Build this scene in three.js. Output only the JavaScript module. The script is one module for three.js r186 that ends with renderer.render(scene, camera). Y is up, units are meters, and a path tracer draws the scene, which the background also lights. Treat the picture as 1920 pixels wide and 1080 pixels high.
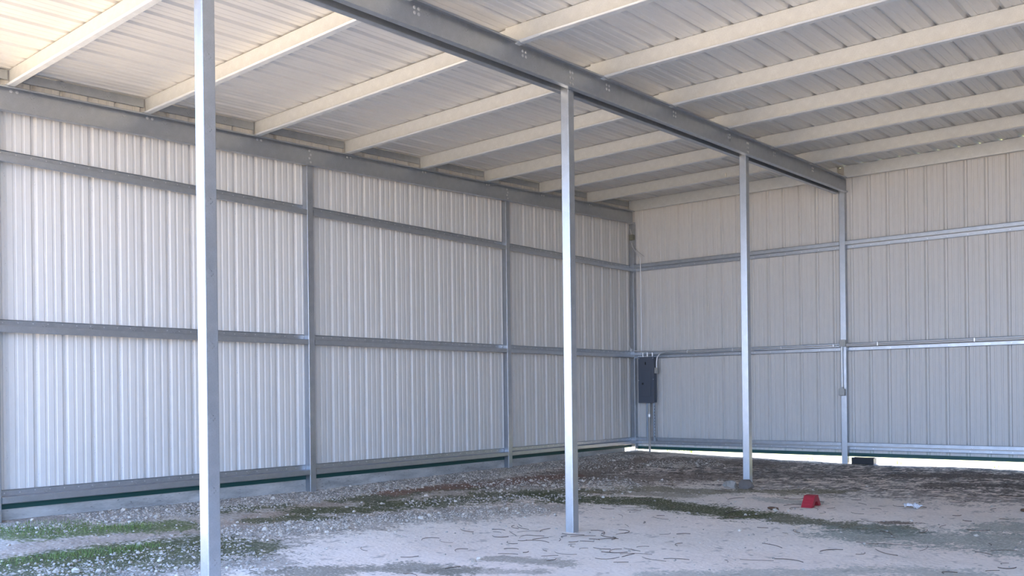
import * as THREE from 'three';
import { ImprovedNoise } from 'three/addons/math/ImprovedNoise.js';
import { mergeGeometries } from 'three/addons/utils/BufferGeometryUtils.js';
import { RoundedBoxGeometry } from 'three/addons/geometries/RoundedBoxGeometry.js';

// World: x runs along the back wall (0 = inner face of the curb wall's sheeting), y up, a = -z is the depth into the shed. Metres.

// ---------- camera ----------
const scene = new THREE.Scene();
const camera = new THREE.PerspectiveCamera(2 * Math.atan(540 / 1730.75) * 180 / Math.PI, 1920 / 1080, 0.05, 400);
camera.setViewOffset(1920, 1080, 0, -196, 1920, 1080);
camera.position.set(10.016, 1.47, 0);
camera.rotation.set(0, 0.6871, -0.0118, 'YXZ');

// ---------- sky, sun, exposure ----------
const EL = 50 * Math.PI / 180;
const sunDir = new THREE.Vector3(-0.6 * Math.cos(EL), Math.sin(EL), -0.8 * Math.cos(EL)).normalize();
{
  const W = 256, H = 128, d = new Float32Array(W * H * 4);
  for (let j = 0; j < H; j++) for (let i = 0; i < W; i++) {
    const up = ((j + 0.5) / H - 0.5) * Math.PI, ro = ((i + 0.5) / W - 0.5) * 2 * Math.PI;
    const v = new THREE.Vector3(Math.cos(ro) * Math.cos(up), Math.sin(up), Math.sin(ro) * Math.cos(up));
    const t = Math.pow(1 - Math.max(0, v.y), 3), g = Math.pow(Math.max(0, v.dot(sunDir)), 6);
    const o = (j * W + i) * 4;
    d[o] = 0.55 + 1.0 * t + 0.9 * g; d[o + 1] = 1.1 + 1.0 * t + 0.85 * g; d[o + 2] = 2.5 + 0.55 * t + 0.7 * g; d[o + 3] = 1;
  }
  const sky = new THREE.DataTexture(d, W, H, THREE.RGBAFormat, THREE.FloatType);
  sky.mapping = THREE.EquirectangularReflectionMapping; sky.magFilter = THREE.LinearFilter; sky.needsUpdate = true;
  scene.background = sky; scene.environment = sky;
  scene.backgroundIntensity = 1; scene.environmentIntensity = 1;
}
const sun = new THREE.DirectionalLight(new THREE.Color().setRGB(1, 0.88, 0.7), 16.2);
sun.name = 'sun'; sun.position.copy(sunDir).multiplyScalar(40).add(new THREE.Vector3(5, 0, -9)); sun.target.position.set(5, 0, -9);
sun.castShadow = true; sun.shadow.mapSize.set(4096, 4096);
Object.assign(sun.shadow.camera, { left: -22, right: 22, top: 22, bottom: -22, near: 1, far: 90 });
scene.add(sun, sun.target); sun.target.name = 'sun_target';
const renderer = new THREE.WebGLRenderer({ antialias: true });
renderer.toneMapping = THREE.LinearToneMapping;
renderer.toneMappingExposure = 2.2;
renderer.shadowMap.enabled = true;

// ---------- helpers ----------
let seed = 7;
const rnd = () => { seed = (seed + 0x6D2B79F5) | 0; let t = Math.imul(seed ^ (seed >>> 15), 1 | seed); t = (t + Math.imul(t ^ (t >>> 7), 61 | t)) ^ t; return ((t ^ (t >>> 14)) >>> 0) / 4294967296; };
const R = (a, b) => a + (b - a) * rnd();
const N = new ImprovedNoise(), nz = (x, y, z = 0) => N.noise(x, y, z);
const fbm = (x, y, z, o) => { let s = 0, a = 0.5; for (let i = 0; i < o; i++) { s += a * nz(x, y, z + i * 7.3); x *= 2.03; y *= 2.03; a *= 0.5; } return s; };
const lerp = (a, b, t) => a + (b - a) * t, clamp = (v, a = 0, b = 1) => Math.min(b, Math.max(a, v));
const sstep = (a, b, v) => { const t = clamp((v - a) / (b - a)); return t * t * (3 - 2 * t); };
const interp = (v, xs, ys) => { if (v <= xs[0]) return ys[0]; for (let i = 1; i < xs.length; i++) if (v <= xs[i]) return lerp(ys[i - 1], ys[i], (v - xs[i - 1]) / (xs[i] - xs[i - 1])); return ys[ys.length - 1]; };
const V3 = (x, y, z) => new THREE.Vector3(x, y, z), P = (x, y, a) => new THREE.Vector3(x, y, -a);
const used = {};
const numbered = (n) => { const k = used[n] = (used[n] ?? -1) + 1; return k ? n + '_' + String(k).padStart(3, '0') : n; };
const shade = (o) => { o.castShadow = o.receiveShadow = true; return o; };
function part(name, geo, mat, parent) { const m = shade(new THREE.Mesh(geo, mat)); m.name = name; parent.add(m); return m; }
function group(name, label, category, grp) { const g = new THREE.Group(); g.name = numbered(name); g.userData = { label, category }; if (grp) g.userData.group = grp; scene.add(g); return g; }
function thing(name, geo, mat, label, category, grp) { const m = part(numbered(name), geo, mat, scene); m.userData = { label, category }; if (grp) m.userData.group = grp; return m; }
function struct(name, label, category) { const g = new THREE.Group(); g.name = name; g.userData = { kind: 'structure', label, category }; scene.add(g); return g; }
// open section line -> line with rounded bends -> closed thin outline
function fillet(pts, r = 0.006, n = 3) {
  const out = [pts[0]];
  for (let i = 1; i < pts.length - 1; i++) {
    const b = new THREE.Vector2(...pts[i]), p = new THREE.Vector2(...pts[i - 1]).sub(b), q = new THREE.Vector2(...pts[i + 1]).sub(b);
    const d = Math.min(r, p.length() * 0.45, q.length() * 0.45); p.setLength(d).add(b); q.setLength(d).add(b);
    for (let k = 0; k <= n; k++) { const t = k / n; out.push([(1 - t) ** 2 * p.x + 2 * t * (1 - t) * b.x + t * t * q.x, (1 - t) ** 2 * p.y + 2 * t * (1 - t) * b.y + t * t * q.y]); }
  }
  out.push(pts[pts.length - 1]); return out;
}
function thicken(pts, t) {
  const L = [], Rr = [];
  pts.forEach((p, i) => {
    const d = (a, b) => { const x = b[0] - a[0], y = b[1] - a[1], l = Math.hypot(x, y) || 1; return [-y / l, x / l]; };
    const n0 = i ? d(pts[i - 1], p) : d(p, pts[1]), n1 = i < pts.length - 1 ? d(p, pts[i + 1]) : n0;
    let mx = n0[0] + n1[0], my = n0[1] + n1[1]; const l = Math.hypot(mx, my) || 1, k = (t / 2) / Math.max(0.4, (mx * n0[0] + my * n0[1]) / l);
    mx = mx / l * k; my = my / l * k; L.push([p[0] + mx, p[1] + my]); Rr.push([p[0] - mx, p[1] - my]);
  });
  return L.concat(Rr.reverse());
}
// a closed outline (u, v) swept from A to B; fn lets the end points vary with (u, v)
function sweep(poly, A, B, U, V) {
  const pos = [], uv = [], pt = (o, p) => V3().copy(o).addScaledVector(U, p[0]).addScaledVector(V, p[1]), len = A.distanceTo(B);
  const push = (v, s, t) => { pos.push(v.x, v.y, v.z); uv.push(s, t); };
  let per = 0; const n = poly.length;
  for (let i = 0; i < n; i++) {
    const p = poly[i], q = poly[(i + 1) % n], l = Math.hypot(q[0] - p[0], q[1] - p[1]), a = pt(A, p), b = pt(A, q), c = pt(B, q), d = pt(B, p);
    push(a, 0, per); push(b, 0, per + l); push(c, len, per + l); push(a, 0, per); push(c, len, per + l); push(d, len, per); per += l;
  }
  const tris = THREE.ShapeUtils.triangulateShape(poly.map((p) => new THREE.Vector2(...p)), []);
  for (const t of tris) for (const [o, flip] of [[A, 0], [B, 1]]) for (const k of flip ? [t[0], t[2], t[1]] : t) push(pt(o, poly[k]), poly[k][0], poly[k][1]);
  const g = new THREE.BufferGeometry();
  g.setAttribute('position', new THREE.Float32BufferAttribute(pos, 3)); g.setAttribute('uv', new THREE.Float32BufferAttribute(uv, 2));
  g.computeVertexNormals(); return g;
}
const box = (x0, x1, y0, y1, a0, a1, r = 0.003) => {
  const g = new RoundedBoxGeometry(Math.abs(x1 - x0), Math.abs(y1 - y0), Math.abs(a1 - a0), 2, r); g.translate((x0 + x1) / 2, (y0 + y1) / 2, -(a0 + a1) / 2); return g;
};
const tube = (pts, r, seg = 24, rs = 8, curve = 0.3) => new THREE.TubeGeometry(new THREE.CatmullRomCurve3(pts, false, 'catmullrom', curve), seg, r, rs);
const rod = (A, B, r, rs = 12) => { const g = new THREE.CylinderGeometry(r, r, A.distanceTo(B), rs); g.applyQuaternion(new THREE.Quaternion().setFromUnitVectors(V3(0, 1, 0), V3().subVectors(B, A).normalize())); g.translate((A.x + B.x) / 2, (A.y + B.y) / 2, (A.z + B.z) / 2); return g; };
const merge = (list) => mergeGeometries(list.map((g) => { const h = g.index ? g.toNonIndexed() : g; for (const k of Object.keys(h.attributes)) if (!['position', 'normal', 'uv'].includes(k)) h.deleteAttribute(k); return h; }));

// ---------- materials ----------
const toS = (v) => { v = clamp(v); return 255 * (v <= 0.0031308 ? 12.92 * v : 1.055 * Math.pow(v, 1 / 2.4) - 0.055); };
function tex(W, H, fn, srgb = true) {
  const d = new Uint8Array(W * H * 4);
  for (let j = 0; j < H; j++) for (let i = 0; i < W; i++) { const c = fn(i / W, j / H, i, j), o = (j * W + i) * 4; for (let k = 0; k < 3; k++) d[o + k] = srgb ? toS(c[k]) : 255 * clamp(c[k]); d[o + 3] = 255; }
  const t = new THREE.DataTexture(d, W, H); t.wrapS = t.wrapT = THREE.RepeatWrapping; t.magFilter = THREE.LinearFilter; t.minFilter = THREE.LinearMipmapLinearFilter; t.generateMipmaps = true;
  if (srgb) t.colorSpace = THREE.SRGBColorSpace; t.needsUpdate = true; return t;
}
const tile = (u, v, s, z, o) => { // repeating fractal noise
  let r = 0, a = 0.5; for (let i = 0; i < o; i++) { const c = (x, y) => nz(x, y, z + i * 3.1), X = u * s, Y = v * s, bx = 1 - u, by = 1 - v; r += a * (c(X, Y) * bx * by + c(X - s, Y) * u * by + c(X, Y - s) * bx * v + c(X - s, Y - s) * u * v); s *= 2; a *= 0.55; } return r;
};
const galvMap = tex(512, 512, (u, v) => { const s = tile(u, v, 40, 3, 3) * 0.22 + tile(u, v, 5, 9, 3) * 0.22, k = 1 + s; return [k * 0.86, k * 0.87, k * 0.88]; });
const galvRough = tex(512, 512, (u, v) => { const s = 0.55 + tile(u, v, 40, 3, 3) * 0.35 + tile(u, v, 6, 21, 3) * 0.3; return [s, s, s]; }, false);
galvMap.repeat.set(2, 2); galvRough.repeat.set(2, 2);
const steel = new THREE.MeshStandardMaterial({ color: new THREE.Color().setRGB(0.52, 0.545, 0.575), map: galvMap, roughness: 0.68, roughnessMap: galvRough, metalness: 0.85, side: THREE.DoubleSide });
steel.name = 'galvanised_steel';
const purlinMat = new THREE.MeshStandardMaterial({ color: new THREE.Color().setRGB(0.78, 0.79, 0.78), map: galvMap, roughness: 0.75, roughnessMap: galvRough, metalness: 0.35, side: THREE.DoubleSide });
purlinMat.name = 'bright_galvanised_steel';
// faint dirt specks and streaks on the white sheeting, one repeat = 2 m along, 0.9144 m across
const sheetTone = (u, v) => 0.97 + tile(u, v, 4, 1, 3) * 0.05 + tile(u, v, 60, 5, 2) * 0.05 + tile(u, v * 0.02, 30, 11, 2) * 0.06 + tile(u, v, 14, 71, 3) * 0.06;
const sheetMap = tex(512, 1024, (u, v) => { const k = sheetTone(u, v); return [k, k * 0.995, k * 0.985]; });
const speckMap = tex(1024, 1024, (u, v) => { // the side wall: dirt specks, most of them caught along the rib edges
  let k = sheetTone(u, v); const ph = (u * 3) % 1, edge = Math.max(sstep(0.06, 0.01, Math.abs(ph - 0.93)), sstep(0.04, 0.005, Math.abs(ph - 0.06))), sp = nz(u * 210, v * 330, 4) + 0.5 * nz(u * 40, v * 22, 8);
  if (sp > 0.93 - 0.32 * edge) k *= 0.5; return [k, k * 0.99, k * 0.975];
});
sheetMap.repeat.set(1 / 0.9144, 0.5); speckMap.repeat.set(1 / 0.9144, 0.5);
const sheet = new THREE.MeshStandardMaterial({ color: new THREE.Color().setRGB(0.69, 0.68, 0.66), map: sheetMap, roughness: 0.42, side: THREE.DoubleSide });
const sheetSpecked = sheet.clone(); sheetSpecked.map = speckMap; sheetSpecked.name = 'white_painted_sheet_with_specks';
sheet.name = 'white_painted_sheet';
const teal = new THREE.MeshStandardMaterial({ color: new THREE.Color().setRGB(0.012, 0.075, 0.07), roughness: 0.5, side: THREE.DoubleSide }); teal.name = 'dark_green_trim_paint';
const zinc = new THREE.MeshStandardMaterial({ color: new THREE.Color().setRGB(0.72, 0.73, 0.74), roughness: 0.38, metalness: 0.85 }); zinc.name = 'zinc_plated_steel';
const greyPaint = new THREE.MeshStandardMaterial({ color: new THREE.Color().setRGB(0.085, 0.1, 0.13), roughness: 0.5 }); greyPaint.name = 'grey_enamel';
const darkPlastic = new THREE.MeshStandardMaterial({ color: new THREE.Color().setRGB(0.018, 0.018, 0.02), roughness: 0.6, side: THREE.DoubleSide }); darkPlastic.name = 'black_plastic';
const boxGrey = new THREE.MeshStandardMaterial({ color: new THREE.Color().setRGB(0.42, 0.42, 0.4), roughness: 0.55, metalness: 0.3 }); boxGrey.name = 'cast_box_grey';
const redPlastic = new THREE.MeshStandardMaterial({ color: new THREE.Color().setRGB(0.34, 0.018, 0.03), roughness: 0.6, side: THREE.DoubleSide }); redPlastic.name = 'red_plastic';
const concMap = tex(1024, 256, (u, v) => { let k = 0.8 + tile(u, v, 5, 2, 5) * 0.95 + tile(u, v, 60, 8, 2) * 0.35; const p = tile(u, v, 38, 17, 2); if (p > 0.2) k *= 0.55; return [0.56 * k, 0.55 * k, 0.52 * k]; });
concMap.repeat.set(0.35, 1.4);
const concrete = new THREE.MeshStandardMaterial({ map: concMap, bumpMap: concMap, bumpScale: 0.008, roughness: 0.95 }); concrete.name = 'cast_concrete';

// ---------- ground ----------
const gL = (a) => interp(a, [3.9, 7.8, 12, 16], [0.227, 0.177, 0.205, 0.266]);
const gM = (a) => interp(a, [0, 3.57, 7.87, 12.1, 16], [-0.07, -0.045, 0.0, 0.132, 0.174]);
function ground(x, a) {
  const t = clamp(x / 4.3); let y = lerp(gL(a), gM(a), t * (2 - t) * 0.35 + t * 0.65);
  const inside = sstep(-0.2, 0.2, x) * sstep(16.9, 16.2, a);
  y += fbm(x * 0.7, a * 0.7, 2, 3) * 0.03 * inside + fbm(x * 4, a * 4, 5, 2) * 0.009 * inside;
  if (x < 0) y -= 0.06 * sstep(-0.05, -0.6, x);
  y -= 0.05 * sstep(16.3, 17.5, a);
  return y;
}
const FX0 = -0.4, FX1 = 11.6, FA0 = 1.2, FA1 = 16.6;
function axis(lo, f0, f1, hi, step) {
  const s = []; let d = step * 2, v = f0; while (v > lo) { s.unshift(v); v -= d; d *= 1.6; } s.unshift(lo); s.pop();
  const n = Math.round((f1 - f0) / step); for (let i = 0; i <= n; i++) s.push(lerp(f0, f1, i / n));
  v = f1 + step * 2; d = step * 3; while (v < hi) { s.push(v); v += d; d *= 1.6; } s.push(hi); return s;
}
function terrain(xs, as, keep, uvf) {
  const pos = [], uv = [], idx = [], nx = xs.length;
  for (const a of as) for (const x of xs) { pos.push(x, ground(x, a), -a); uv.push(...uvf(x, a)); }
  for (let j = 0; j < as.length - 1; j++) for (let i = 0; i < nx - 1; i++) if (keep((xs[i] + xs[i + 1]) / 2, (as[j] + as[j + 1]) / 2)) { const k = j * nx + i; idx.push(k, k + 1, k + nx, k + 1, k + nx + 1, k + nx); }
  const g = new THREE.BufferGeometry(); g.setAttribute('position', new THREE.Float32BufferAttribute(pos, 3)); g.setAttribute('uv', new THREE.Float32BufferAttribute(uv, 2)); g.setIndex(idx); g.computeVertexNormals();
  const used = new Set(idx), map = new Map([...used].sort((p, q) => p - q).map((v, i) => [v, i])), h = new THREE.BufferGeometry(); // drop loose vertices
  for (const [n, w] of [['position', 3], ['uv', 2], ['normal', 3]]) { const s = g.attributes[n].array, o = new Float32Array(map.size * w); for (const [v, i] of map) for (let c = 0; c < w; c++) o[i * w + c] = s[v * w + c]; h.setAttribute(n, new THREE.BufferAttribute(o, w)); }
  h.setIndex(idx.map((v) => map.get(v))); return h;
}
const xs = axis(-45, FX0, FX1, 60, 0.075), as = axis(-50, FA0, FA1, 70, 0.075);
const inF = (x, a) => x > FX0 && x < FX1 && a > FA0 && a < FA1;

// patches of growth and soil on the floor: points (x, a), half width, colour, strength, grain
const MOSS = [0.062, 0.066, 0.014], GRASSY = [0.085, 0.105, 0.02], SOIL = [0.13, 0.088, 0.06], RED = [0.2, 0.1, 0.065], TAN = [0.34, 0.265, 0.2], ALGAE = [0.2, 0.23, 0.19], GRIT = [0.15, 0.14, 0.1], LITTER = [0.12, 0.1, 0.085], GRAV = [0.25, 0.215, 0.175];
const PATCHES = [
  [[[1.0, 2.6], [1.3, 4.5], [1.4, 7.0], [1.5, 9.5], [1.9, 11.5]], 1.15, [0.3, 0.255, 0.2], 0.8], [[[2.2, 2.6], [2.5, 4.0], [2.6, 5.2]], 0.5, [0.27, 0.24, 0.19], 0.7],
  [[[0.3, 4.0], [0.35, 7.8], [0.35, 11.8], [0.4, 15.4]], 0.42, GRAV, 0.8], [[[1.9, 5.2], [2.1, 6.1], [2.2, 7.1], [2.6, 8], [3.1, 8.9]], 0.5, GRAV, 0.6], [[[2.5, 3.2], [2.9, 4.05], [3.1, 4.8]], 0.45, GRAV, 0.7],
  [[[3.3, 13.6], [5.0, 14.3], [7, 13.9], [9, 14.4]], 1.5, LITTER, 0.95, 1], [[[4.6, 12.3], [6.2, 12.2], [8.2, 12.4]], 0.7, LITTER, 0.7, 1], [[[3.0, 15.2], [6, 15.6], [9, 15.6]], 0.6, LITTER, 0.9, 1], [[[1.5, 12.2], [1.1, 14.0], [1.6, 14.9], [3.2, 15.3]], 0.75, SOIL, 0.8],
  [[[1.1, 10.2], [1.9, 11.2], [2.6, 12.0], [3.5, 12.8]], 0.65, SOIL, 0.65],
  [[[1.47, 3.2], [1.4, 4.1], [1.5, 4.75], [1.5, 5.45], [1.4, 6.3], [1.2, 7.2]], 0.3, TAN, 0.95],
  [[[0.4, 3.3], [0.75, 4.0], [1.0, 4.7], [1.2, 5.1]], 0.3, GRASSY, 0.92], [[[1.85, 3.3], [1.85, 3.8], [1.95, 4.5]], 0.2, GRASSY, 0.9],
  [[[2.0, 3.0], [2.05, 3.7], [2.0, 4.4], [2.05, 5.0]], 0.38, MOSS, 0.94], [[[2.4, 3.0], [2.5, 4.2], [2.5, 5.1]], 0.42, MOSS, 0.85],
  [[[0.62, 5.9], [0.67, 6.3], [0.8, 6.7]], 0.24, MOSS, 0.85], [[[1.47, 6.0], [1.56, 6.4], [1.85, 6.7]], 0.2, MOSS, 0.85],
  [[[1.35, 6.8], [1.55, 7.4], [1.64, 8.1]], 0.36, MOSS, 0.95], [[[0.95, 7.9], [1.0, 8.9], [1.3, 9.7]], 0.3, MOSS, 0.85],
  [[[0.85, 8.6], [1.0, 9.3], [1.25, 10.0], [1.45, 11], [1.5, 11.7]], 0.26, RED, 0.85], [[[1.9, 8.2], [2.0, 9.1], [2.4, 9.75], [2.7, 10.3]], 0.42, MOSS, 0.85],
  [[[2.7, 9.6], [3.3, 9.75], [3.9, 10.0], [4.7, 9.95], [5.4, 9.75]], 0.36, MOSS, 0.97], [[[5.4, 9.75], [6.1, 9.66], [6.7, 9.6], [7.1, 9.58]], 0.26, MOSS, 0.85],
  [[[3.2, 11.0], [3.9, 11.25], [4.5, 11.4], [5.0, 11.6], [5.6, 11.9]], 0.3, [0.14, 0.12, 0.05], 0.75], [[[3.0, 10.5], [3.6, 10.7], [4.1, 10.8]], 0.2, [0.14, 0.11, 0.05], 0.6],
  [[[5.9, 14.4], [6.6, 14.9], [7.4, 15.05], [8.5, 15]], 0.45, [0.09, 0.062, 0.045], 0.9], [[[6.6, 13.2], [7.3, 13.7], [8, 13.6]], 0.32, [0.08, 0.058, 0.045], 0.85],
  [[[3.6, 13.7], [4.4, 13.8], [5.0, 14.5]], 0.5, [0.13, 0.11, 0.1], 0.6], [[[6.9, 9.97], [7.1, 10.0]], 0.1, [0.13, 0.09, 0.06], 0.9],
  [[[6.9, 9.2], [7.5, 9.3], [8.0, 9.4], [8.6, 9.6], [9.4, 9.6]], 0.5, ALGAE, 0.75], [[[8.0, 10.1], [8.3, 10.6], [9, 11]], 0.35, ALGAE, 0.7], [[[5.1, 10.9], [5.7, 10.9]], 0.2, ALGAE, 0.5],
  [[[3.7, 4.7], [4.04, 5.25], [4.3, 5.6], [4.75, 5.7]], 0.2, GRIT, 0.75], [[[4.7, 6.3], [5.3, 6.45]], 0.14, GRIT, 0.6], [[[4.6, 5.6], [5.3, 6.0]], 0.12, GRIT, 0.5], [[[6.2, 6.5], [7.4, 7.5], [8.2, 7.9]], 0.2, ALGAE, 0.5], [[[2.3, 2.6], [3.3, 3.6]], 0.3, GRIT, 0.6],
];
const TN = 2048, gcol = new Float32Array(TN * TN * 3);
const uOf = (x) => (x - FX0) / (FX1 - FX0), vOf = (a) => (a - FA0) / (FA1 - FA0);
{
  for (let j = 0; j < TN; j++) { const a = FA0 + (j + 0.5) / TN * (FA1 - FA0); for (let i = 0; i < TN; i++) {
    const x = FX0 + (i + 0.5) / TN * (FX1 - FX0), o = (j * TN + i) * 3, n1 = fbm(x * 0.9, a * 0.9, 40, 3), n2 = nz(x * 9, a * 9, 50), n3 = nz(x * 31, a * 31, 60), k = 1 + n1 * 0.16 + n2 * 0.05 + n3 * 0.09;
    const pk = clamp(0.5 + nz(x * 0.6, a * 0.6, 70));
    gcol[o] = (0.76 + 0.02 * pk) * k; gcol[o + 1] = (0.68 - 0.02 * pk) * k; gcol[o + 2] = (0.585 - 0.03 * pk) * k;
    const lit = nz(x * 7, a * 5, 80) + 0.6 * nz(x * 23, a * 17, 83), f = sstep(0.42, 0.75, lit) * 0.4; // bits of rotted litter
    for (let c = 0; c < 3; c++) gcol[o + c] = lerp(gcol[o + c], LITTER[c], f);
  } }
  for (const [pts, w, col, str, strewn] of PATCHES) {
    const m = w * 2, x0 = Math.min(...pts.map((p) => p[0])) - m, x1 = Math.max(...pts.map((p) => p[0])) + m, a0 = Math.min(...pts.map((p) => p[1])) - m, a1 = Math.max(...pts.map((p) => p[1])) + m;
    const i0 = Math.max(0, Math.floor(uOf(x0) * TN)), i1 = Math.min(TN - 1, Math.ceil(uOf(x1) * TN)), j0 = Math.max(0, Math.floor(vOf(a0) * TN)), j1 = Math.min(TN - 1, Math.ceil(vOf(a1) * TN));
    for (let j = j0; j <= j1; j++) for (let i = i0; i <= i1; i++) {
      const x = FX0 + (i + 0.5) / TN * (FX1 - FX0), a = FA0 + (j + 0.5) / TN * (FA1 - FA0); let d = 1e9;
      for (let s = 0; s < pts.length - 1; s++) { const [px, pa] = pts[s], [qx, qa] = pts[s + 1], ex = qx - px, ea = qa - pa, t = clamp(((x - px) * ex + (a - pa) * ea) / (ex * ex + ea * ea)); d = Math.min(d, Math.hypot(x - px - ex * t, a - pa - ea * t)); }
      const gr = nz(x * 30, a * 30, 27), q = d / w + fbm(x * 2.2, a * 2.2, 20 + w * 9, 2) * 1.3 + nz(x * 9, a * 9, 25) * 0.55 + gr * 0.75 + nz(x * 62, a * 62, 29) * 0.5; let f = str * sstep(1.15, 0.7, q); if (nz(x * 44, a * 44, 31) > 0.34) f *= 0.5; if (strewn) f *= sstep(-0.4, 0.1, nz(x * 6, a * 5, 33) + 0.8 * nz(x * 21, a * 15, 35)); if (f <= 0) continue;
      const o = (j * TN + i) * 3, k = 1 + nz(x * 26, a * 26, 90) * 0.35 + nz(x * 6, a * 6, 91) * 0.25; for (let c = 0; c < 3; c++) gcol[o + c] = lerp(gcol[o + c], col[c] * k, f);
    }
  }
}
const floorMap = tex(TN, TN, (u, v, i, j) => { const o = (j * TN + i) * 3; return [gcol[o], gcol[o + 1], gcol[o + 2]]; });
floorMap.wrapS = floorMap.wrapT = THREE.ClampToEdgeWrapping;
const sandBump = tex(512, 512, (u, v) => { const s = 0.5 + tile(u, v, 30, 4, 4) * 0.5 + tile(u, v, 6, 14, 2) * 0.35; return [s, s, s]; }, false); sandBump.repeat.set(9, 11.5);
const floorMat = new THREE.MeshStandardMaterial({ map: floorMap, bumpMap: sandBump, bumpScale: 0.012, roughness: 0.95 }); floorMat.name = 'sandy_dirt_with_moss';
const yardMap = tex(512, 512, (u, v) => { const k = 1 + tile(u, v, 8, 6, 4) * 0.5 + tile(u, v, 60, 7, 2) * 0.3; return [0.56 * k, 0.43 * k, 0.27 * k]; }); yardMap.repeat.set(0.25, 0.25);
const fieldMap = tex(512, 512, (u, v) => { const k = 1 + tile(u, v, 8, 16, 4) * 0.6 + tile(u, v, 60, 7, 2) * 0.5; return [0.3 * k, 0.31 * k, 0.13 * k]; }); fieldMap.repeat.set(0.25, 0.25);
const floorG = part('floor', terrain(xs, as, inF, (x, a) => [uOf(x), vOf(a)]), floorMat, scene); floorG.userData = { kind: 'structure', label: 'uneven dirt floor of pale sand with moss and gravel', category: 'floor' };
const yard = part('ground_yard', terrain(xs, as, (x, a) => !inF(x, a) && a < FA1, (x, a) => [x, a]), new THREE.MeshStandardMaterial({ map: yardMap, roughness: 0.95 }), scene); yard.userData = { kind: 'structure', label: 'pale gravel yard around the open shed', category: 'ground' };
const field = part('ground_field', terrain(xs, as, (x, a) => a > FA1, (x, a) => [x, a]), new THREE.MeshStandardMaterial({ map: fieldMap, roughness: 0.95 }), scene); field.userData = { kind: 'structure', label: 'sunlit grass beyond the gap under the back wall', category: 'ground' };

// ---------- shed frame lines ----------
const roofB = (x, a) => 1.47 + lerp(3.0186 + 0.0385 * a, 3.22 + 0.026 * a, clamp(x / 4.32)); // underside of the purlins
const DP = 0.2032, roofT = (x, a) => roofB(x, a) + DP + 0.002;
const PA = Array.from({ length: 10 }, (_, i) => 4.08 + 1.486 * (i - 1)); // purlin webs
const RX1 = 15.4, RA0 = 1.8, RA1 = 16.3;

// ---------- sheeting: ribs every 0.3048 m, sheets 0.9144 m wide ----------
function sheetLine(s0, s1) { // (s, depth) with ribs sunk outwards
  const out = [], p = 0.3048;
  const prof = [[0, 0.032], [0.0125, 0.032], [0.034, 0], [0.088, 0], [0.096, 0.0045], [0.116, 0.0045], [0.124, 0], [0.181, 0], [0.189, 0.0045], [0.209, 0.0045], [0.217, 0], [0.271, 0], [0.2923, 0.032]];
  for (let k = 0; k < 3; k++) for (const [s, d] of prof) out.push([s0 + k * p + s, d]);
  out.push([s0 + 0.9144, 0.032], [s0 + 0.9264, 0.032]);
  return out.filter((q) => q[0] <= s1 + 1e-6);
}
function sheetGeo(line, lo, hi, t = 0.0012) { // lo / hi: (s, depth) -> Vector3
  const poly = thicken(line, t), pos = [], uv = [], n = poly.length, push = (v, q) => { pos.push(v.x, v.y, v.z); uv.push(...q); };
  for (let i = 0; i < n; i++) {
    const p = poly[i], q = poly[(i + 1) % n], A = lo(...p), B = lo(...q), C = hi(...q), D = hi(...p), L = A.distanceTo(D);
    const u0 = p[0] - line[0][0], u1 = q[0] - line[0][0]; push(A, [u0, 0]); push(B, [u1, 0]); push(C, [u1, L]); push(A, [u0, 0]); push(C, [u1, L]); push(D, [u0, L]);
  }
  const g = new THREE.BufferGeometry(); g.setAttribute('position', new THREE.Float32BufferAttribute(pos, 3)); g.setAttribute('uv', new THREE.Float32BufferAttribute(uv, 2)); g.computeVertexNormals(); return g;
}
const wallLeft = struct('wall_left', 'white ribbed metal side wall standing on the concrete curb', 'wall');
for (let k = 0, s = 3.72; s < 16.1; s += 0.9144, k++) {
  const off = -0.0008 - (k % 2) * 0.0014;
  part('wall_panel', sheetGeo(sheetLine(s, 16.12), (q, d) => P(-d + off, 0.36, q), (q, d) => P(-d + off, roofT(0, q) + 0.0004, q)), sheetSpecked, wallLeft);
}
const wallBack = struct('wall_back', 'white ribbed metal back wall with a gap of daylight under it', 'wall');
for (let k = 0, s = -0.13; s < RX1 - 0.2; s += 0.9144, k++) {
  const off = 16.1058 + (k % 2) * 0.0014;
  part('wall_panel', sheetGeo(sheetLine(s, RX1), (q, d) => P(q, 0.33, d + off), (q, d) => P(q, roofT(q, d + off) + 0.0004, d + off)), sheet, wallBack);
}
const wallRight = struct('wall_right', 'white ribbed metal wall closing the far side of the shed', 'wall');
for (let k = 0, s = 3.4; s < 16.1; s += 0.9144, k++) {
  const off = 15.2 + (k % 2) * 0.0014;
  part('wall_panel', sheetGeo(sheetLine(s, 16.12), (q, d) => P(d + off, -0.12, q), (q, d) => P(d + off, roofT(15, q) - 0.004, q)), sheet, wallRight);
}
const roof = struct('ceiling', 'underside of the ribbed metal roof sheeting', 'ceiling');
for (let k = 0, s = -0.2; s < RX1; s += 0.9144, k++) {
  const off = 0.001 + (k % 2) * 0.0014;
  part('roof_panel', sheetGeo(sheetLine(s, RX1 + 0.3), (q, d) => P(q, roofT(q, RA0) + d + off, RA0), (q, d) => P(q, roofT(q, RA1) + d + off, RA1)), sheet, roof);
}
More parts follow.
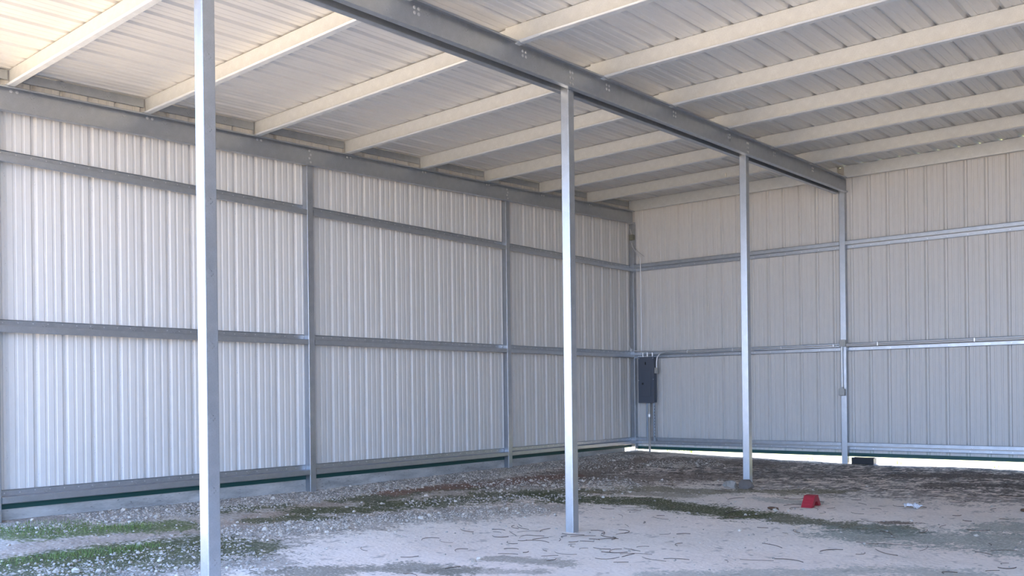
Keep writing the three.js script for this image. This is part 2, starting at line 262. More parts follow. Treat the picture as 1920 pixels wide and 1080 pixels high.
// dark green trim at the foot of the sheets, rake channel under the roof
const X = V3(1, 0, 0), Y = V3(0, 1, 0), Zf = V3(0, 0, 1), A0 = (x, y, a) => P(x, y, a);
const angle = thicken([[0, 0.062], [0, 0], [-0.05, 0]], 0.003);
function trim(n, geo, mat, label) { const m = part('trim_' + n, geo, mat, scene); m.userData = { kind: 'structure', label, category: 'trim' }; }
trim(1, sweep(angle, P(0.003, 0.338, 3.8), P(0.003, 0.338, 16.1), X, Y), teal, 'dark green metal base trim above the concrete curb');
trim(2, sweep(thicken([[0, 0.062], [0, 0], [-0.05, 0]], 0.003), P(-0.03, 0.295, 16.103), P(RX1, 0.295, 16.103), Zf, Y), teal, 'dark green metal base trim along the foot of the back wall');
for (let i = 0; i < 9; i++) {
  const a0 = i ? PA[i] + 0.075 : RA0, a1 = PA[i + 1] - 0.012;
  trim(3 + i, sweep(fillet2([[0, 0.098], [0, 0], [-0.02, 0]]), P(0.028, roofB(0, a0) + 0.098, a0), P(0.028, roofB(0, a1) + 0.098, a1), X, Y), steel, `short grey rake channel under the roof edge, ${['first', 'second', 'third', 'fourth', 'fifth', 'sixth', 'seventh', 'eighth', 'ninth'][8 - i]} from the back wall`);
}
function fillet2(pts) { return thicken(fillet(pts, 0.006), 0.003); }
trim(12, sweep(fillet2([[0, -0.14], [0, 0], [0.045, 0]]), P(-0.06, roofT(0, RA0) - 0.006, RA0), P(-0.06, roofT(0, RA1) - 0.006, RA1), X, Y), sheet, 'white trim added outside the side wall to block sun leaking in under the roof');  // unseen outer angle, added to stop sun leaking over the wall top
// concrete curb
{
  const g = new THREE.BoxGeometry(0.16, 0.62, 11.95, 2, 6, 120), p = g.attributes.position;
  for (let i = 0; i < p.count; i++) { const y = p.getY(i), z = p.getZ(i); if (p.getX(i) > 0.05) p.setX(i, p.getX(i) + fbm(z * 2, y * 3, 3, 3) * 0.012); }
  g.translate(-0.088, 0.025, -(3.82 + 11.95 / 2)); g.computeVertexNormals();
  const uv = g.attributes.uv; for (let i = 0; i < uv.count; i++) uv.setXY(i, p.getZ(i), p.getY(i));
  thing('concrete_curb', g, concrete, 'pitted grey concrete curb under the side wall', 'curb');
}

// ---------- beams ----------
const bolt = new THREE.CylinderGeometry(0.011, 0.011, 0.01, 6); bolt.rotateZ(Math.PI / 2);
const washer = new THREE.CylinderGeometry(0.016, 0.016, 0.003, 10); washer.rotateZ(Math.PI / 2);
const boltGeo = merge([bolt, washer]);
function boltAt(parent, x, y, a) { const b = part('bolt', boltGeo, zinc, parent); b.position.set(x, y, -a); return b; }
const DB = 0.254;
const cee = (dir) => fillet2([[dir * 0.0635, -DB + 0.018], [dir * 0.0635, -DB], [0, -DB], [0, 0], [dir * 0.0635, 0], [dir * 0.0635, -0.018]]);
const eave = group('eave_beam', 'sloping grey steel channel beam along the top of the side wall', 'beam');
part('channel', sweep(cee(1), P(0.0905, roofB(0, RA0), RA0), P(0.0905, roofB(0, 16.0), 16.0), X, Y), steel, eave);
for (const a of PA.slice(1, 9)) for (const d of [-0.03, 0.03]) boltAt(eave, 0.097, roofB(0, a + d) - 0.035, a + 0.02 + d);
for (const a of [7.866, 12.02]) for (const k of [0, 1, 2, 3]) boltAt(eave, 0.097, roofB(0, a) - 0.05 - k * 0.05, a + (k % 2) * 0.02);
const MX0 = 4.268, MX1 = 4.3696;
const beam = group('main_beam', 'heavy grey double channel roof beam carried by the free standing posts', 'beam');
const mB = (a) => roofB(4.32, a);
part('channel', sweep(cee(1), P(MX1 + 0.0018, mB(RA0), RA0), P(MX1 + 0.0018, mB(15.99), 15.99), X, Y), steel, beam);
part('channel', sweep(cee(-1), P(MX0 - 0.0018, mB(RA0), RA0), P(MX0 - 0.0018, mB(15.99), 15.99), X, Y), steel, beam);
for (const a of PA.slice(1, 9)) for (const i of [0, 1]) for (const j of [0, 1]) boltAt(beam, MX1 + 0.0075, mB(a) - 0.05 - j * 0.045, a + 0.05 + i * 0.05);
const POST = [3.571, 7.867, 12.111];
for (const a of POST) for (const i of [0, 1]) for (const j of [0, 1, 2]) boltAt(beam, MX1 + 0.0075, mB(a) - 0.07 - j * 0.06, a + 0.03 + i * 0.04);
const edgeB = group('edge_beam', 'grey channel roof beam carried by the outer row of posts', 'beam');
part('channel', sweep(cee(1), P(10.195, mB(RA0), RA0), P(10.195, mB(15.99), 15.99), X, Y), steel, edgeB);

// ---------- posts ----------
const tubeSec = (() => { const w = 0.1016, r = 0.008, o = []; for (const [cx, cy, s] of [[w - r, r, -90], [w - r, w - r, 0], [r, w - r, 90], [r, r, 180]]) for (let k = 0; k <= 3; k++) { const t = (s + k * 30) * Math.PI / 180; o.push([cx + r * Math.cos(t), cy + r * Math.sin(t)]); } return o; })();
const Zb = V3(0, 0, -1);
function post(name, x, a, y0, y1, label, category = 'post', grp) {
  const g = group(name, label, category, grp);
  part('shaft', sweep(tubeSec, P(x, y0, a), P(x, y1, a), X, Zb), steel, g);
  return g;
}
const PL = ['free standing square steel post nearest the open front of the shed', 'free standing square steel post with dry twigs around its foot', 'free standing square steel post with two rocks at its foot'];
POST.forEach((a, i) => { const p = post('steel_post', MX0, a, ground(MX0 + 0.05, a + 0.05) - 0.12, mB(a) - 0.02, PL[i], 'post', 'free standing posts under the main beam'); part('base_plate', box(MX0 - 0.04, MX1 + 0.04, ground(MX0 + 0.05, a + 0.05) - 0.13, ground(MX0 + 0.05, a + 0.05) - 0.11, a - 0.04, a + 0.14), steel, p); });
post('steel_post', MX0, 16.0, ground(MX0, 16) - 0.1, mB(16) - 0.02, 'square steel column in the back wall under the end of the main beam', 'post');
const CL = [['front end column of the side wall', 3.832], ['side wall column nearer the open front, standing in white gravel', 7.815], ['side wall column nearer the back corner', 11.973], ['corner column beside the grey electrical panel', 15.998]];
for (const [l, a] of CL) post('wall_column', 0.0034, a, ground(0.05, a + 0.05) - 0.1, roofB(0, a) - DB - 0.002, 'square galvanised ' + l, 'column', 'columns of the side wall');
for (const a of [3.571, 7.867, 12.111]) post('edge_post', 10.09, a, ground(10.1, a) - 0.1, mB(a) - 0.02, 'square steel post under the outer edge beam', 'post', 'outer row of posts');

// ---------- girts ----------
const ZL = fillet2([[0.012, 0.068], [0, 0.064], [0, 0], [0.1, 0], [0.1, -0.064], [0.088, -0.068]]);   // side wall: outer leg up, inner leg down
const ZB = fillet2([[-0.012, 0.066], [0, 0.062], [0, 0], [-0.1, 0], [-0.1, -0.064], [-0.088, -0.068]]); // back wall: inner leg up, outer leg down (u towards the viewer)
const screwHead = new THREE.CylinderGeometry(0.007, 0.007, 0.006, 6);
function screws(parent, pts, turn) { // too small to pick apart: joined
  const list = pts.map((p) => { const g = screwHead.clone(); turn(g); g.translate(p.x, p.y, p.z); return g; });
  const m = part('screws', merge(list), zinc, parent); m.userData.kind = 'stuff';
}
const rowsL = [['bottom', 0.4675, 'above the curb'], ['middle', 2.2106, 'at middle height'], ['top', 3.946, 'below the eave beam']];
const baysL = [[3.936, 7.813, 'in the bay nearest the open front'], [7.92, 11.971, 'in the middle bay'], [12.078, 15.996, 'in the bay at the back corner']];
for (const [, y, where] of rowsL) for (const [a0, a1, bay] of baysL) {
  const g = group('wall_girt', `grey side wall girt ${where}, ${bay}`, 'girt', 'girts of the side wall');
  part('rail', sweep(ZL, P(0.0035, y, a0), P(0.0035, y, a1), X, Y), steel, g);
  const s = []; for (let a = a0 + 0.06; a < a1; a += 0.1524) s.push(P(0.0085, y + 0.038 + R(-0.006, 0.006), a)); screws(g, s, (q) => q.rotateZ(Math.PI / 2));
}
const rowsB = [[0.474, 'nearest the ground'], [2.19, 'carrying the conduit'], [3.958, 'nearest the roof']];
const baysB = [[0.108, 4.266, 'between corner and back column'], [4.3715, 15.19, 'beyond the back column']];
for (const [y, where] of rowsB) for (const [x0, x1, bay] of baysB) {
  const g = group('back_girt', `galvanised steel girt of the back wall ${where}, ${bay}`, 'girt', 'girts of the back wall');
  part('rail', sweep(ZB, P(x0, y, 16.002), P(x1, y, 16.002), Zf, Y), steel, g);
  const s = []; for (let x = x0 + 0.1; x < x1; x += 0.3048) s.push(P(x, y - 0.034, 16.097)); screws(g, s, (q) => q.rotateX(Math.PI / 2));
}

// ---------- purlins ----------
const ZP = fillet2([[-0.074, DP - 0.014], [-0.064, DP], [0, DP], [0, 0], [0.064, 0], [0.075, 0.014]]);
const ORD = ['first', 'second', 'third', 'fourth', 'fifth', 'sixth', 'seventh', 'eighth', 'ninth'];
const stretch = [[0.03, 4.68, 'between side wall and main beam', 0.004], [4.2, 15.19, 'beyond the main beam from the side wall', 0]];
PA.slice(0, 9).forEach((a, i) => stretch.forEach(([x0, x1, where, dz]) => {
  const y0 = x0 < 1 ? roofB(0, a) : mB(a), y1 = mB(a);
  const g = group('roof_purlin', `pale purlin ${where}, ${ORD[8 - i]} from the back wall`, 'purlin', 'purlins under the roof sheets');
  part('rail', sweep(ZP, P(x0, y0 - (dz ? 0.0005 : 0), a + dz), P(x1, y1 - (dz ? 0.004 : 0), a + dz), Zf, Y), purlinMat, g);
}));
const ZE = fillet2([[0.012, 0.012], [0.012, 0], [-0.06, 0]].concat([]).reverse());
{
  const sec = thicken(fillet([[-0.06, DP], [0, DP], [0, 0], [-0.06, 0]]), 0.003), lip = thicken([[0.014, -0.002], [-0.05, -0.002]], 0.003);
  for (const [x0, x1, where] of [[0.03, 4.26, 'between the corner and the main beam'], [4.38, 15.19, 'beyond the main beam']]) {
    const g = group('top_channel', `grey channel along the top of the back wall, ${where}`, 'channel'), y0 = x0 < 1 ? roofB(0, 15.968) : mB(15.968), y1 = mB(15.968);
    part('rail', sweep(sec, P(x0, y0, 15.968), P(x1, y1, 15.968), Zf, Y), purlinMat, g); part('lip', sweep(lip, P(x0, y0, 15.968), P(x1, y1, 15.968), Zf, Y), purlinMat, g);
    const s = []; for (let x = x0 + 0.3; x < x1; x += 0.43) for (const d of [0, 0.12]) s.push(P(x + d, lerp(y0, y1, (x - x0) / (x1 - x0)) + 0.1, 15.963)); screws(g, s, (q) => q.rotateX(Math.PI / 2));
  }
}

// ---------- electrical gear ----------
{
  const g = group('electrical_panel', 'dark grey electrical breaker panel mounted in the back corner', 'panel'), f = 15.88;
  part('body', box(0.262, 0.611, 1.238, 2.14, f + 0.012, 15.999, 0.006), greyPaint, g);
  part('cover', box(0.255, 0.618, 1.23, 2.148, f, f + 0.013, 0.005), greyPaint, g);
  const door = part('door', box(0.33, 0.55, 1.36, 1.87, f - 0.012, f + 0.002, 0.004), greyPaint, g);
  part('latch', box(0.352, 0.385, 1.595, 1.635, f - 0.022, f - 0.01, 0.003), darkPlastic, door);
  part('switch_slot', box(0.418, 0.44, 1.99, 2.045, f - 0.014, f + 0.001, 0.003), darkPlastic, g);
  for (const [x, y] of [[0.27, 1.68], [0.605, 1.7], [0.535, 1.79], [0.535, 1.45], [0.28, 2.12], [0.6, 2.12]]) { const s = part('screw', new THREE.CylinderGeometry(0.006, 0.006, 0.006, 8).rotateX(Math.PI / 2), zinc, g); s.position.set(x, y, -(f - 0.003)); }
  const n = [part('nipple', rod(P(0.33, 2.14, 15.95), P(0.33, 2.235, 15.95), 0.013), zinc, g), part('nipple', rod(P(0.43, 2.14, 15.95), P(0.43, 2.235, 15.95), 0.013), zinc, g), part('nipple', rod(P(0.545, 2.14, 15.95), P(0.545, 2.23, 15.95), 0.013), zinc, g)];
  const gr = ground(0.45, 15.95);
  const rs = group('service_conduit', 'grey vertical conduit running from the electrical panel into the ground', 'conduit');
  part('sleeve', rod(P(0.475, 1.237, 15.93), P(0.475, 0.99, 15.93), 0.03), boxGrey, rs); part('pipe', rod(P(0.475, 1.0, 15.93), P(0.475, gr - 0.08, 15.93), 0.022), boxGrey, rs);
  part('coupling', rod(P(0.475, 1.01, 15.93), P(0.475, 0.95, 15.93), 0.034), zinc, rs);
  const st = group('strut_channel', 'slotted metal strut behind the conduit below the electrical panel', 'strut');
  part('rail', sweep(thicken([[-0.02, 0.03], [-0.02, 0], [0.02, 0], [0.02, 0.03]], 0.003), P(0.575, 0.47, 15.97), P(0.575, 1.232, 15.97), X, Zf), steel, st);
  for (let y = 0.55; y < 1.18; y += 0.06) part('slot', box(0.567, 0.583, y, y + 0.03, 15.965, 15.969, 0.001), darkPlastic, st);
  part('rail', sweep(thicken([[-0.02, 0.03], [-0.02, 0], [0.02, 0], [0.02, 0.03]], 0.003), P(0.41, 0.47, 15.985), P(0.41, 1.232, 15.985), X, Zf), steel, st);
  // feed conduit with elbow to the girt
  const c = group('feed_conduit', 'bent steel conduit leaving the side of the electrical panel along the girt', 'conduit');
  part('fitting', box(0.615, 0.672, 1.81, 1.93, 15.9, 15.975, 0.006), boxGrey, c);
  part('pipe', tube([P(0.645, 1.92, 15.94), P(0.645, 2.03, 15.94), P(0.66, 2.13, 15.945), P(0.72, 2.2, 15.955), P(0.82, 2.222, 15.965), P(1.0, 2.224, 15.97)], 0.013, 40, 10), zinc, c);
  part('run', rod(P(0.99, 2.224, 15.972), P(4.235, 2.224, 15.972), 0.012), zinc, c);
  for (let x = 1.3; x < 4.2; x += 0.95) part('strap', box(x, x + 0.02, 2.2, 2.245, 15.957, 15.99, 0.002), zinc, c);
  const c2 = group('outlet_conduit', 'pair of thin steel conduits along the middle girt beyond the back column', 'conduit');
  part('pipe', rod(P(4.38, 2.232, 15.972), P(10.0, 2.232, 15.972), 0.0115), zinc, c2); part('pipe', rod(P(4.38, 2.207, 15.97), P(10.0, 2.207, 15.97), 0.0115), zinc, c2);
  for (let x = 4.9; x < 10; x += 1.5) part('strap', box(x, x + 0.02, 2.19, 2.25, 15.955, 15.99, 0.002), zinc, c2);
  const jb = group('junction_box', 'square grey junction box on the back column at conduit height', 'box');
  part('body', box(4.27, 4.37, 2.2, 2.31, 15.955, 15.999, 0.004), boxGrey, jb); part('cover', box(4.265, 4.375, 2.195, 2.315, 15.949, 15.956, 0.003), boxGrey, jb);
  const dp = group('drop_conduit', 'thin steel conduit dropping down the back column between two boxes', 'conduit');
  part('pipe', rod(P(4.305, 2.196, 15.978), P(4.305, 1.46, 15.978), 0.0115), zinc, dp);
  const ob = group('outlet_box', 'weatherproof grey outlet box low on the back column', 'box');
  part('body', box(4.262, 4.352, 1.35, 1.462, 15.935, 15.999, 0.006), boxGrey, ob); part('cover', box(4.256, 4.358, 1.358, 1.47, 15.922, 15.936, 0.005), boxGrey, ob); part('hub', rod(P(4.305, 1.46, 15.978), P(4.305, 1.5, 15.978), 0.017), boxGrey, ob);
  // corner gear
  const tb = group('corner_box', 'small brown junction box high on the corner column', 'box');
  part('body', box(0.055, 0.15, 4.515, 4.62, 15.92, 15.997, 0.004), new THREE.MeshStandardMaterial({ color: new THREE.Color().setRGB(0.2, 0.2, 0.16), roughness: 0.6 }), tb); 
  const rp = group('riser_conduit', 'thin vertical conduit from the corner box down to the electrical panel', 'conduit');
  part('pipe', tube([P(0.09, 4.47, 15.955), P(0.11, 4.38, 15.955), P(0.27, 4.16, 15.96), P(0.285, 4.1, 15.965), P(0.285, 3.4, 15.975), P(0.285, 2.25, 15.975)], 0.009, 60, 8, 0.1), zinc, rp);
  part('cable', tube([P(0.11, 4.46, 15.96), P(0.2, 4.3, 15.99), P(0.33, 4.17, 16.05)], 0.005, 16, 6), boxGrey, rp);
  part('feed', rod(P(0.09, 4.62, 15.955), P(0.06, 4.75, 15.955), 0.009), zinc, tb);
  const hr = group('ground_rod', 'thin bare rod clamped across the corner column above the panel', 'rod');
  part('rod', tube([P(0.13, 2.29, 15.85), P(0.2, 2.275, 15.9), P(0.6, 2.262, 15.965)], 0.009, 20, 8), zinc, hr); part('clamp', box(0.1, 0.15, 2.265, 2.315, 15.82, 15.87, 0.004), zinc, hr); part('stud', rod(P(0.125, 2.31, 15.84), P(0.085, 2.39, 15.8), 0.006), zinc, hr);
}
// white insulator tag hanging on a purlin
{ const a = PA[8]; const tg = new THREE.SphereGeometry(0.02, 12, 10); tg.scale(0.7, 1.9, 0.5); tg.translate(2.9, roofB(2.9, a) + 0.07, -a + 0.008); thing('white_plug', tg, new THREE.MeshStandardMaterial({ color: 0xf2efe8, roughness: 0.5 }), 'tiny white plug stuck on a roof purlin', 'plug'); }

// ---------- loose things on the floor ----------
{ // red wheel chock: a ramp with a hollow side
  const cx = 5.83, ca = 10.62, s = new THREE.Shape(); s.moveTo(-0.15, 0); s.lineTo(-0.045, 0.115); s.lineTo(-0.02, 0.125); s.lineTo(0.075, 0.125); s.lineTo(0.085, 0.11); s.lineTo(0.16, 0.012); s.lineTo(0.16, 0); s.lineTo(0.1, 0); s.lineTo(0.04, 0.06); s.lineTo(-0.02, 0.06); s.lineTo(-0.08, 0);
  const g = new THREE.ExtrudeGeometry(s, { depth: 0.12, bevelSize: 0.005, bevelThickness: 0.005, bevelSegments: 2 }); g.translate(0, 0, -0.06);
  const c = group('wheel_chock', 'red plastic wheel chock lying on the pale dirt', 'chock'); c.position.set(cx, ground(cx, ca) + 0.004, -ca); c.rotation.y = 1.62;
  part('wedge', g, redPlastic, c); for (let k = 0; k < 3; k++) { const r = part('ridge', new RoundedBoxGeometry(0.012, 0.012, 0.1, 2, 0.003), redPlastic, c); r.position.set(-0.12 + k * 0.028, 0.036 + k * 0.031, 0); r.rotation.z = 0.83; }
}
function stoneGeo(detail, sx, sy, sz, k) {
  const g = new THREE.IcosahedronGeometry(1, detail), p = g.attributes.position;
  for (let i = 0; i < p.count; i++) { const v = V3().fromBufferAttribute(p, i), f = 1 + nz(v.x * 1.1 + k, v.y * 1.1, v.z * 1.1) * 0.55 + nz(v.x * 2.6, v.y * 2.6 + k, v.z * 2.6) * 0.2; p.setXYZ(i, v.x * f * sx, v.y * f * sy, v.z * f * sz); }
  g.computeVertexNormals(); return g;
}
const stoneMats = [[0.54, 0.475, 0.39], [0.46, 0.4, 0.325], [0.6, 0.535, 0.45], [0.38, 0.33, 0.275]].map((c) => { const m = new THREE.MeshStandardMaterial({ color: new THREE.Color().setRGB(...c), roughness: 0.92 }); m.name = 'limestone'; return m; });
{
  const a = 11.83; for (const [x, da, s, l, m] of [[4.24, -0.07, [0.1, 0.085, 0.08], 'pale squarish rock leaning on the foot of a free standing post', 1], [4.465, -0.04, [0.1, 0.085, 0.08], 'dark brown rock beside the foot of a free standing post', 3]]) {
    const mm = m !== 3 ? new THREE.MeshStandardMaterial({ color: new THREE.Color().setRGB(0.3, 0.27, 0.235), roughness: 0.95 }) : m === 3 ? new THREE.MeshStandardMaterial({ color: new THREE.Color().setRGB(0.15, 0.13, 0.115), roughness: 0.95 }) : stoneMats[3];
    const t = thing('foot_rock', stoneGeo(1, ...s, m * 5.1), mm, l, 'rock'); t.position.set(x, ground(x, a + da) + 0.035, -(a + da));
  }
}
{ // crumpled white scrap
  const g = new THREE.PlaneGeometry(0.17, 0.16, 9, 9); g.rotateX(-Math.PI / 2); const p = g.attributes.position; for (let i = 0; i < p.count; i++) p.setY(i, 0.035 + nz(p.getX(i) * 24, p.getZ(i) * 24, 3) * 0.06); g.computeVertexNormals();
  const t = thing('paper_scrap', g, new THREE.MeshStandardMaterial({ color: new THREE.Color().setRGB(0.85, 0.86, 0.9), roughness: 0.8, side: THREE.DoubleSide }), 'crumpled white scrap of paper on the dirt floor', 'paper'); t.position.set(6.87, ground(6.87, 11.0), -11.0); t.rotation.y = 0.5;
}
{ // black open tray against the back column
  const g = group('plastic_tray', 'black plastic tray lying beside the foot of the back column', 'tray'), w = 0.36, d = 0.26, h = 0.1, t = 0.006;
  const tr = (x0, x1, y0, y1, z0, z1) => { const b = new RoundedBoxGeometry(x1 - x0, y1 - y0, z1 - z0, 2, 0.002); b.translate((x0 + x1) / 2, (y0 + y1) / 2, (z0 + z1) / 2); return b; };
  part('base', tr(0, w, 0, t, 0, d), darkPlastic, g); part('side', tr(0, t, 0, h, 0, d), darkPlastic, g); part('side', tr(w - t, w, 0, h, 0, d), darkPlastic, g); part('side', tr(0, w, 0, h, 0, t), darkPlastic, g); part('side', tr(0, w, 0, h, d - t, d), darkPlastic, g);
  part('rim', merge([tr(-0.012, w + 0.012, h, h + 0.006, -0.012, 0.008), tr(-0.012, w + 0.012, h, h + 0.006, d - 0.008, d + 0.012), tr(-0.012, 0.008, h, h + 0.006, 0, d), tr(w - 0.008, w + 0.012, h, h + 0.006, 0, d)]), darkPlastic, g);
  g.position.set(4.41, ground(4.55, 16.1) + 0.004, -16.25); g.rotation.y = 0.12;
}
for (const [x, a, s] of [[8.02, 11.35, 0.07], [5.55, 10.2, 0.05]]) { const t = thing('leaf_clump', stoneGeo(1, s * 1.5, s * 0.4, s, x), new THREE.MeshStandardMaterial({ color: new THREE.Color().setRGB(0.12, 0.065, 0.035), roughness: 1 }), s > 0.06 ? 'clump of rotting reddish leaves on the bare dirt' : 'small dark clod of litter near the red wheel chock', 'litter'); t.position.set(x, ground(x, a) + 0.012, -a); }

// stones: where they lie thick
const BANDS = [[[[0.14, 4.6], [0.15, 15.3]], 0.16, 1.0], [[[0.45, 4.6], [0.55, 7], [0.5, 9.3], [0.55, 12], [0.6, 15.2]], 0.3, 0.9], [[[1.8, 5.2], [2.1, 6.1], [2.25, 7.1], [2.7, 8], [3.2, 8.9]], 0.38, 1.0], [[[2.5, 3.2], [2.9, 4.05], [3.1, 5]], 0.4, 0.55], [[[2.1, 3.1], [2.3, 4.2], [2.4, 5.2]], 0.3, 0.4], [[[1.2, 9.8], [2.0, 10.8], [2.8, 11.6]], 0.6, 0.5], [[[1, 12.5], [1.6, 14], [2.6, 14.8]], 0.7, 0.3], [[[1.6, 8.1], [2.2, 9], [3.0, 9.9]], 0.3, 0.4], [[[0.3, 3.9], [0.9, 4.3]], 0.3, 0.4]];
const bl = BANDS.map(([pts, w, s]) => { let L = 0; for (let i = 1; i < pts.length; i++) L += Math.hypot(pts[i][0] - pts[i - 1][0], pts[i][1] - pts[i - 1][1]); return L * w * s; }), blSum = bl.reduce((p, q) => p + q);
function stoneSpot() {
  if (rnd() < 0.09) return rnd() < 0.6 ? [R(0.3, 3.4), R(3.2, 12)] : [R(0.3, 8.5), R(4, 15.5)];
  let r = rnd() * blSum, k = 0; while (r > bl[k] && k < bl.length - 1) r -= bl[k++];
  const [pts, w] = BANDS[k], f = rnd() * (pts.length - 1), i = Math.min(pts.length - 2, Math.floor(f)), t = f - i, g = (rnd() + rnd() + rnd() - 1.5) * 1.1;
  const [p, q] = [pts[i], pts[i + 1]], ex = q[0] - p[0], ea = q[1] - p[1], l = Math.hypot(ex, ea); return [Math.max(0.06, p[0] + ex * t - ea / l * g * w), p[1] + ea * t + ex / l * g * w];
}
const stoneGeos = [0, 1, 2, 3, 4].map((k) => stoneGeo(1, 1, 0.62, 0.85, k * 3.7));
const placed = [], rockWords = (x, a) => x < 0.9 ? ['pale limestone rock in the gravel strip along the concrete curb', 'rock', 'rocks along the curb'] : x > 3.5 ? ['lone pale stone on the bare dirt beyond the gravel drifts', 'rock', 'stray stones on bare dirt'] : a < 5.4 ? ['pale limestone rock among moss and grass near the open front', 'rock', 'rocks among the moss'] : ['pale limestone rock in the gravel drift between curb and free standing posts', 'rock', 'rocks in the gravel drift'];
for (let i = 0; i < 300; i++) {
  let x, a; do [x, a] = stoneSpot(); while ((a > 11 && rnd() < 0.6) || placed.some(([p, q]) => Math.hypot(p - x, q - a) < 0.11)); placed.push([x, a]);
  const s = R(0.016, 0.026) * (rnd() < 0.12 ? 1.5 : 1), m = thing('limestone_rock', stoneGeos[i % 5], stoneMats[Math.floor(rnd() * 3)], ...rockWords(x, a));
  m.position.set(x, ground(x, a) + s * 0.3, -a); m.rotation.set(R(-0.3, 0.3), R(0, 6.28), R(-0.3, 0.3)); m.scale.setScalar(s);
}
function scatter(name, geo, mat, n, place, label, category, tint) {
  const im = new THREE.InstancedMesh(geo, mat, n), o = new THREE.Object3D(), c = new THREE.Color();
  for (let i = 0; i < n; i++) { place(o, i); o.updateMatrix(); im.setMatrixAt(i, o.matrix); if (tint) { tint(c, i); im.setColorAt(i, c); } }
  im.name = name; im.userData = { label, category, kind: 'stuff' }; shade(im); scene.add(im); return im;
}
const gravelMat = new THREE.MeshStandardMaterial({ color: 0xffffff, roughness: 0.93 }); gravelMat.name = 'limestone_gravel';
scatter('gravel', stoneGeo(0, 1, 0.6, 0.85, 2.2), gravelMat, 22000, (o) => { const [x, a] = stoneSpot(), s = 0.004 + 0.014 * Math.pow(rnd(), 2.4); o.position.set(x, ground(x, a) + s * 0.2, -a); o.rotation.set(R(-0.5, 0.5), R(0, 6.28), R(-0.5, 0.5)); o.scale.setScalar(s); }, 'loose pale limestone gravel strewn over the dirt floor', 'gravel', (c) => { const k = R(0.22, 0.56); c.setRGB(k, k * 0.89, k * 0.75); });
// twigs
const twigMat = new THREE.MeshStandardMaterial({ color: new THREE.Color().setRGB(0.13, 0.09, 0.065), roughness: 0.95 }); twigMat.name = 'dry_twig';
const twigAt = [[8.02, 11.35], [5.55, 10.2], [8.1, 11.2], [7.95, 11.45]], TW = [[3.9, 7.6], [4.6, 7.5], [4.7, 7.9], [4.2, 7.4], [5.1, 6.9], [5.6, 7.2], [4.9, 6.6]];
for (let i = 0; i < 200; i++) {
  let x, a; do { const spot = i < 40 ? TW[i % TW.length] : null; x = spot ? spot[0] + R(-0.3, 0.3) : R(3.3, 8.6); a = spot ? spot[1] + R(-0.3, 0.3) : R(5.2, 14.5); } while (twigAt.some(([p, q]) => Math.hypot(p - x, q - a) < 0.1)); twigAt.push([x, a]);
  const L = R(0.09, 0.3), th = R(0, 6.28), b = R(-0.35, 0.35), pts = [];
  for (let k = 0; k < 5; k++) { const t = k / 4 - 0.5, q = th + b * t * 4, px = x + Math.cos(q) * t * L, pa = a + Math.sin(q) * t * L; pts.push(P(px, ground(px, pa) + 0.005 + Math.abs(nz(i, k)) * 0.012, pa)); }
  thing('dry_twig', tube(pts, R(0.0018, 0.0034), 8, 4), twigMat, ...(i < 40 ? ['dry brown twig in the litter around the foot of the middle free standing post', 'twig', 'twigs around the post foot'] : a > 10.5 ? ['thin dry twig on the darker littered dirt towards the back wall', 'twig', 'twigs towards the back wall'] : ['thin dry brown twig on the open stretch of pale sand', 'twig', 'twigs on the pale sand']));
}
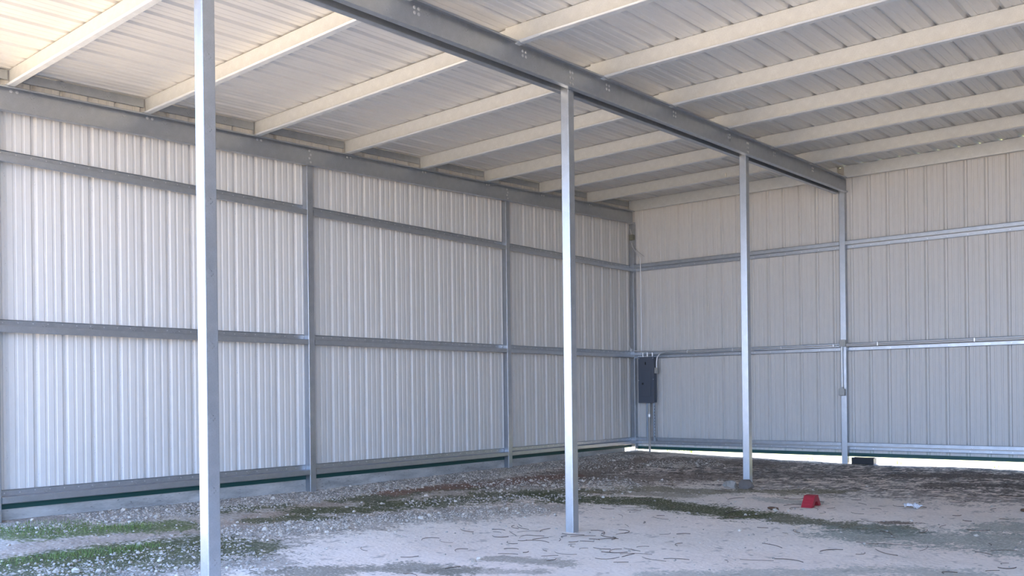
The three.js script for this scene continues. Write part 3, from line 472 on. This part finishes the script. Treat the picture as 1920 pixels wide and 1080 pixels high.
// grass and weeds
function bladeGeo() { const g = new THREE.BufferGeometry(), v = [-0.5, 0, 0, 0.5, 0, 0, -0.35, 0.45, 0.1, 0.35, 0.45, 0.1, 0, 1, 0.45]; g.setAttribute('position', new THREE.Float32BufferAttribute(v, 3)); g.setIndex([0, 1, 2, 1, 3, 2, 2, 3, 4]); g.computeVertexNormals(); return g; }
const grassMat = new THREE.MeshStandardMaterial({ color: 0xffffff, roughness: 0.8, side: THREE.DoubleSide }); grassMat.name = 'grass_blades';
const GP = [[0.45, 3.6, 0.3, 0.5], [0.8, 4.2, 0.28, 0.5], [1.05, 4.75, 0.2, 0.3], [1.85, 3.5, 0.16, 0.35], [1.88, 3.9, 0.16, 0.3], [1.95, 4.35, 0.14, 0.25], [0.5, 4.2, 0.3, 0.4]];
scatter('grass', bladeGeo(), grassMat, 2600, (o, i) => { const [gx, ga, rx, ra] = GP[i % GP.length], t = R(0, 6.28), r = Math.sqrt(rnd()) * (rnd() < 0.2 ? 1.5 : 1), x = Math.max(0.06, gx + Math.cos(t) * r * rx), a = ga + Math.sin(t) * r * ra, h = R(0.015, 0.06) * (1.15 - r * 0.5); o.position.set(x, ground(x, a) - 0.003, -a); o.rotation.set(R(-0.3, 0.3), R(0, 6.28), R(-0.3, 0.3)); o.scale.set(R(0.004, 0.008), h, h); }, 'low green grass growing through the gravel near the curb', 'grass', (c) => { const k = R(0.7, 1.3); c.setRGB(0.16 * k, 0.22 * k, 0.06 * k); });
function leafTuft(n, h, sp) { const list = []; for (let i = 0; i < n; i++) { const g = bladeGeo(), k = R(0.5, 1) * h; g.scale(R(0.012, 0.02), k, k); g.rotateX(R(-0.2, 0.5)); g.rotateY(R(0, 6.28)); g.translate(R(-sp, sp), 0, R(-sp, sp) * 0.5); g.setAttribute('uv', new THREE.Float32BufferAttribute(new Float32Array(10), 2)); list.push(g); } return merge(list); }
const weedMat = new THREE.MeshStandardMaterial({ color: new THREE.Color().setRGB(0.16, 0.3, 0.05), roughness: 0.8, side: THREE.DoubleSide }); weedMat.name = 'weed_leaves';
for (const [x, a, h, n, s, l] of [[0.85, 16.3, 0.16, 26, 0.2, 'leafy green weeds in the sunlit gap beside the panel conduit'], [1.15, 16.35, 0.2, 14, 0.06, 'taller green weed in the sunlit gap near the back corner'], [3.55, 16.4, 0.14, 9, 0.05, 'single small weed in the gap between the corner and the back column'], [5.15, 16.35, 0.12, 14, 0.08, 'small weed in the gap beyond the black tray'], [2.4, 16.3, 0.08, 12, 0.07, 'low weeds in the gap behind the rock footed post'], [6.6, 16.3, 0.08, 12, 0.07, 'low weeds in the gap under the wall beyond the back column']]) { const t = thing('weed_tuft', leafTuft(n, h, s), weedMat, l, 'weed'); t.position.set(x, ground(x, a) - 0.01, -a); }

renderer.render(scene, camera);
